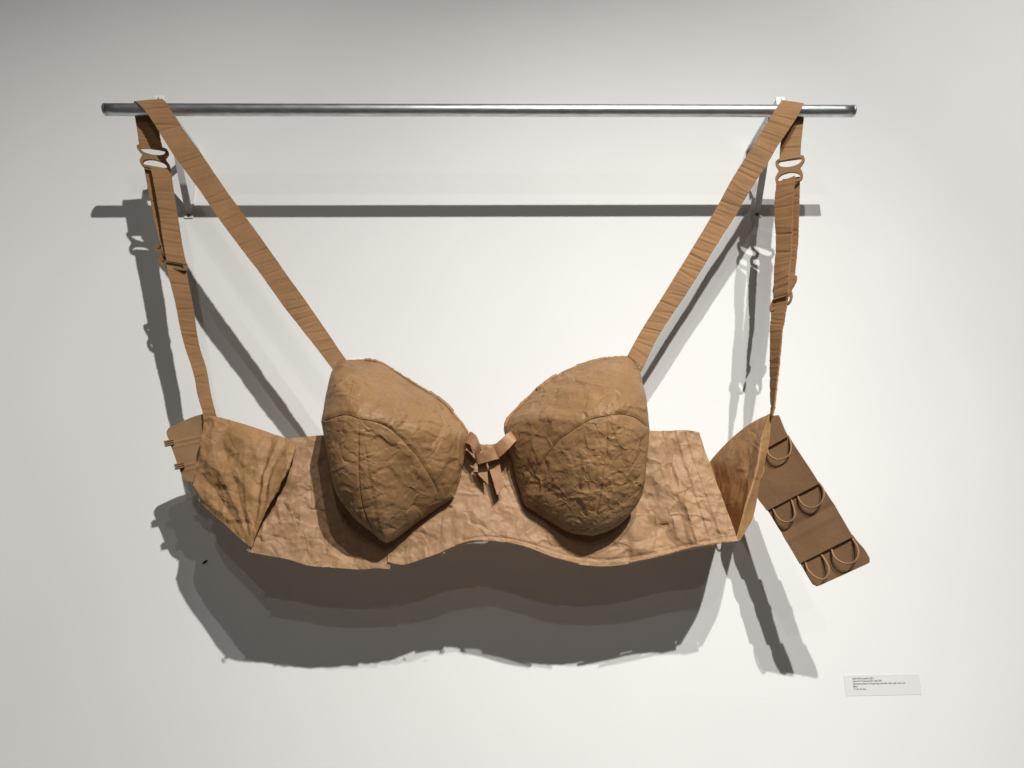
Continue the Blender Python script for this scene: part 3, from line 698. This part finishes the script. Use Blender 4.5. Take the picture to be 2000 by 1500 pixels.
# figure-of-eight rings
def ring8(name, ctr, right, down, thick, label=None, scale=1.0, parent=None):
    """ctr, right (half width) and down (half height) given as (px, py, d)"""
    C, R_, D_ = at(ctr), at(right), at(down); ex = (R_ - C) * scale; ey = (D_ - C) * scale
    en = np.cross(ex, ey); en /= np.linalg.norm(en); en = en if en[1] < 0 else -en
    cu = bpy.data.curves.new(name, 'CURVE'); cu.dimensions = '2D'; cu.fill_mode = 'BOTH'; cu.extrude = .5; cu.resolution_u = 10
    outer = [(-.72, -1.0), (.72, -1.0), (.98, -.82), (1.0, -.52), (.86, -.24), (.74, -.02), (.84, .2), (.95, .5), (.9, .85), (.66, 1.0), (-.66, 1.0), (-.9, .85), (-.95, .5), (-.84, .2), (-.74, -.02), (-.86, -.24), (-1.0, -.52), (-.98, -.82)]
    h1 = [(-.66, -.76), (.66, -.76), (.80, -.66), (.76, -.48), (.5, -.29), (0, -.21), (-.5, -.29), (-.76, -.48), (-.80, -.66)]
    h2 = [(-.64, .80), (.64, .80), (.76, .70), (.72, .50), (.46, .30), (0, .21), (-.46, .30), (-.72, .50), (-.76, .70)]
    for pl in (outer, h1, h2):
        pl = rs(pl + pl[:1], 60)[:-1]; sp_ = cu.splines.new('POLY'); sp_.points.add(len(pl) - 1); sp_.use_cyclic_u = True
        for p, q in zip(sp_.points, pl): p.co = (q[0], q[1], 0, 1)
    tmp = bpy.data.objects.new('t', cu); COL.objects.link(tmp)
    me = bpy.data.meshes.new_from_object(tmp.evaluated_get(bpy.context.evaluated_depsgraph_get()))
    bpy.data.objects.remove(tmp)
    for v in me.vertices:
        p = C + ex * v.co.x + ey * v.co.y + en * v.co.z * thick - ORIGIN; v.co = p
    me.name = name; me.materials.clear()
    o = new_obj(name, me, RING, parent or bra, False)
    if label: o['label'] = label
    return o
ring8('strap_ring', (301, 308, .239), (331.5, 313, .239), (304.5, 330.5, .241), .006, 'figure of eight ring on the strap at the left')
ring8('strap_ring', (1542, 332, .246), (1570.5, 328.0, .264), (1540.5, 357, .246), .006, 'figure of eight ring on the strap at the right')
ring8('strap_slider', (334, 504, .238), (362, 509, .250), (340, 526, .245), .006, 'slider half hidden behind the left adjuster strap')
ring8('strap_slider', (1529, 574, .244), (1552, 564, .262), (1523, 602, .246), .006, 'slider half hidden behind the right adjuster strap')

# ---- bow
def strip(name, e1, e2, mat, parent, n=40, m=8, th=.0014, seed=1, amp=.0004):
    A_, B_ = rs_world(at(np.array(e1, float)), n) if len(e1) > 2 else np.linspace(at(e1[0]), at(e1[1]), n), rs_world(at(np.array(e2, float)), n) if len(e2) > 2 else np.linspace(at(e2[0]), at(e2[1]), n)
    w = np.linspace(0, 1, m)[None, :, None]; Pw = A_[:, None] * (1 - w) + B_[:, None] * w
    return sheet(name, Pw, th, mat, parent, amp * facet_noise(Pw[..., 0] * 70, Pw[..., 2] * 70, seed))
knot = strip('bow', [(926, 886, .345), (929, 888, .360), (946, 881, .366), (962, 873.5, .362), (966, 874, .347)], [(932, 908, .343), (934, 907, .356), (955, 901, .362), (974, 896, .358), (977, 895, .344)], TAPE, bra, 36, 10, .002, 3, .0008)
knot['label'] = 'small shiny orange brown bow between the cups'
strip('bow_loop', [(941, 880, .352), (936, 864, .366), (930, 851, .368), (921, 843.5, .358), (917, 845, .345), (924, 857, .333), (940, 877, .330)],
      [(930, 892, .352), (927, 880, .366), (919, 870, .368), (911, 865.5, .360), (908, 868, .347), (915, 880, .335), (930, 890, .330)], TAPE, knot, 50, 10, .0016, 5)
strip('bow_loop', [(957, 879, .352), (968, 867, .362), (982, 855, .368), (993, 844, .363), (998, 844, .350), (986, 853, .335), (960, 876, .330)],
      [(968, 899, .350), (978, 891, .362), (994, 876, .368), (1008, 861, .365), (1011, 861, .352), (1000, 870, .337), (970, 893, .330)], TAPE, knot, 50, 10, .0016, 6)
strip('bow_tail', [(932, 899, .334), (934, 927, .336)], [(950, 899, .334), (954, 947, .336)], TAPE, knot, 24, 7, .0014, 7, .0006)
strip('bow_tail', [(951, 900, .336), (971, 967, .344)], [(974, 896, .336), (985, 950, .344)], TAPE, knot, 24, 7, .0014, 8, .0006)

# ---- twine ties, torn bits
def twine(cx, cy_, d, seed, span=9, n=5):
    rnd = np.random.RandomState(seed); V = None
    for k in range(n):
        pts = [at((cx + rnd.uniform(-span, span), cy_ + rnd.uniform(-span, span) * .8, d + rnd.uniform(.0, .006))) for _ in range(4)]
        tube('twine_tie', rs_world(np.array(pts), 14), .0007, TWINE, bra, 5, 1)
twine(657, 713, .292, 1, 8, 5); twine(1244, 715, .277, 2, 8, 4); twine(486, 1076, .325, 3, 5, 3); twine(948, 1057, .328, 4, 5, 3); twine(866, 1080, .318, 5, 4, 2); twine(884, 969, .333, 6, 5, 3)
strip('torn_paper', [(684, 700, .270), (706, 697.5, .272), (731, 702, .272)], [(684, 706, .272), (706, 706, .273), (731, 709, .273)], WHITE_PAPER, bra, 14, 4, .001, 2, .001)
ORIGIN = np.zeros(3)

# ------------------------------------------------------------------ wall label
c = [at((px, py, 0)) for px, py in ((1649, 1359), (1798, 1357), (1797, 1317), (1650, 1318))]
x0, x1 = (c[0][0] + c[3][0]) / 2, (c[1][0] + c[2][0]) / 2; z0, z1 = (c[0][2] + c[1][2]) / 2, (c[2][2] + c[3][2]) / 2
lab = empty('wall_label', (x0, 0, z0)); ORIGIN = np.array([x0, 0, z0])
box('card', x0, x1, -.0007, -.0002, z0, z1, CARD, lab)
def text(body, px, py, width_px, bold=False):
    fc = bpy.data.curves.new('text', 'FONT'); fc.body = body; fc.size = 1.0
    fc.offset = .012 if bold else .004
    t = bpy.data.objects.new('t', fc); COL.objects.link(t)
    me = bpy.data.meshes.new_from_object(t.evaluated_get(bpy.context.evaluated_depsgraph_get())); bpy.data.objects.remove(t)
    a = at((px, py, .0010)); b_ = at((px + width_px, py - width_px * .0134, .0010))
    xs = [v.co.x for v in me.vertices]; s_ = (b_[0] - a[0]) / (max(xs) - min(xs)); m0 = min(xs); sz = .0047 / .7
    for v in me.vertices: v.co = Vector(((v.co.x - m0) * s_, 0, v.co.y * sz)) + Vector(a) - Vector(ORIGIN)
    me.materials.clear()
    return new_obj('printed_line', me, INK, lab, False)
text('Lauren Ward', 1665.3, 1327, 16.5, True); text('(Louisville, 2001)', 1683.5, 1326.8, 22.5)
text('Support the Throwaway like Bra Theme, 2024', 1666, 1332, 56)
text('Repurposed cardboard, Kraft paper bags and handles, rubber, paper, twine, cord,', 1666.3, 1337.2, 102)
text('Metal', 1667, 1342.6, 8)
text('72 x 60 x 20 inches', 1667.4, 1347.8, 24.5)
tag(lab, 'small pale rectangular caption card with five printed lines on the wall', 'label')
ORIGIN = np.zeros(3)

# ------------------------------------------------------------------ scrap of blue tape on the wall
p = [at((px, py, .0008)) for px, py in ((395, 1100), (398, 1102), (405.5, 1096.5), (404.5, 1093), (400, 1095))]
q = [v - np.array([0, .0012, 0]) for v in p]; n = len(p)
ORIGIN = p[0]
o = mesh_of('tape_scrap', p + q, [tuple(range(n)), tuple(range(2 * n - 1, n - 1, -1))] + [(i, n + i, n + (i + 1) % n, (i + 1) % n) for i in range(n)], BLUE)
o.location = tuple(ORIGIN); ORIGIN = np.zeros(3)
tag(o, 'tiny dark blue scrap stuck to the wall inside the shadow', 'scrap')
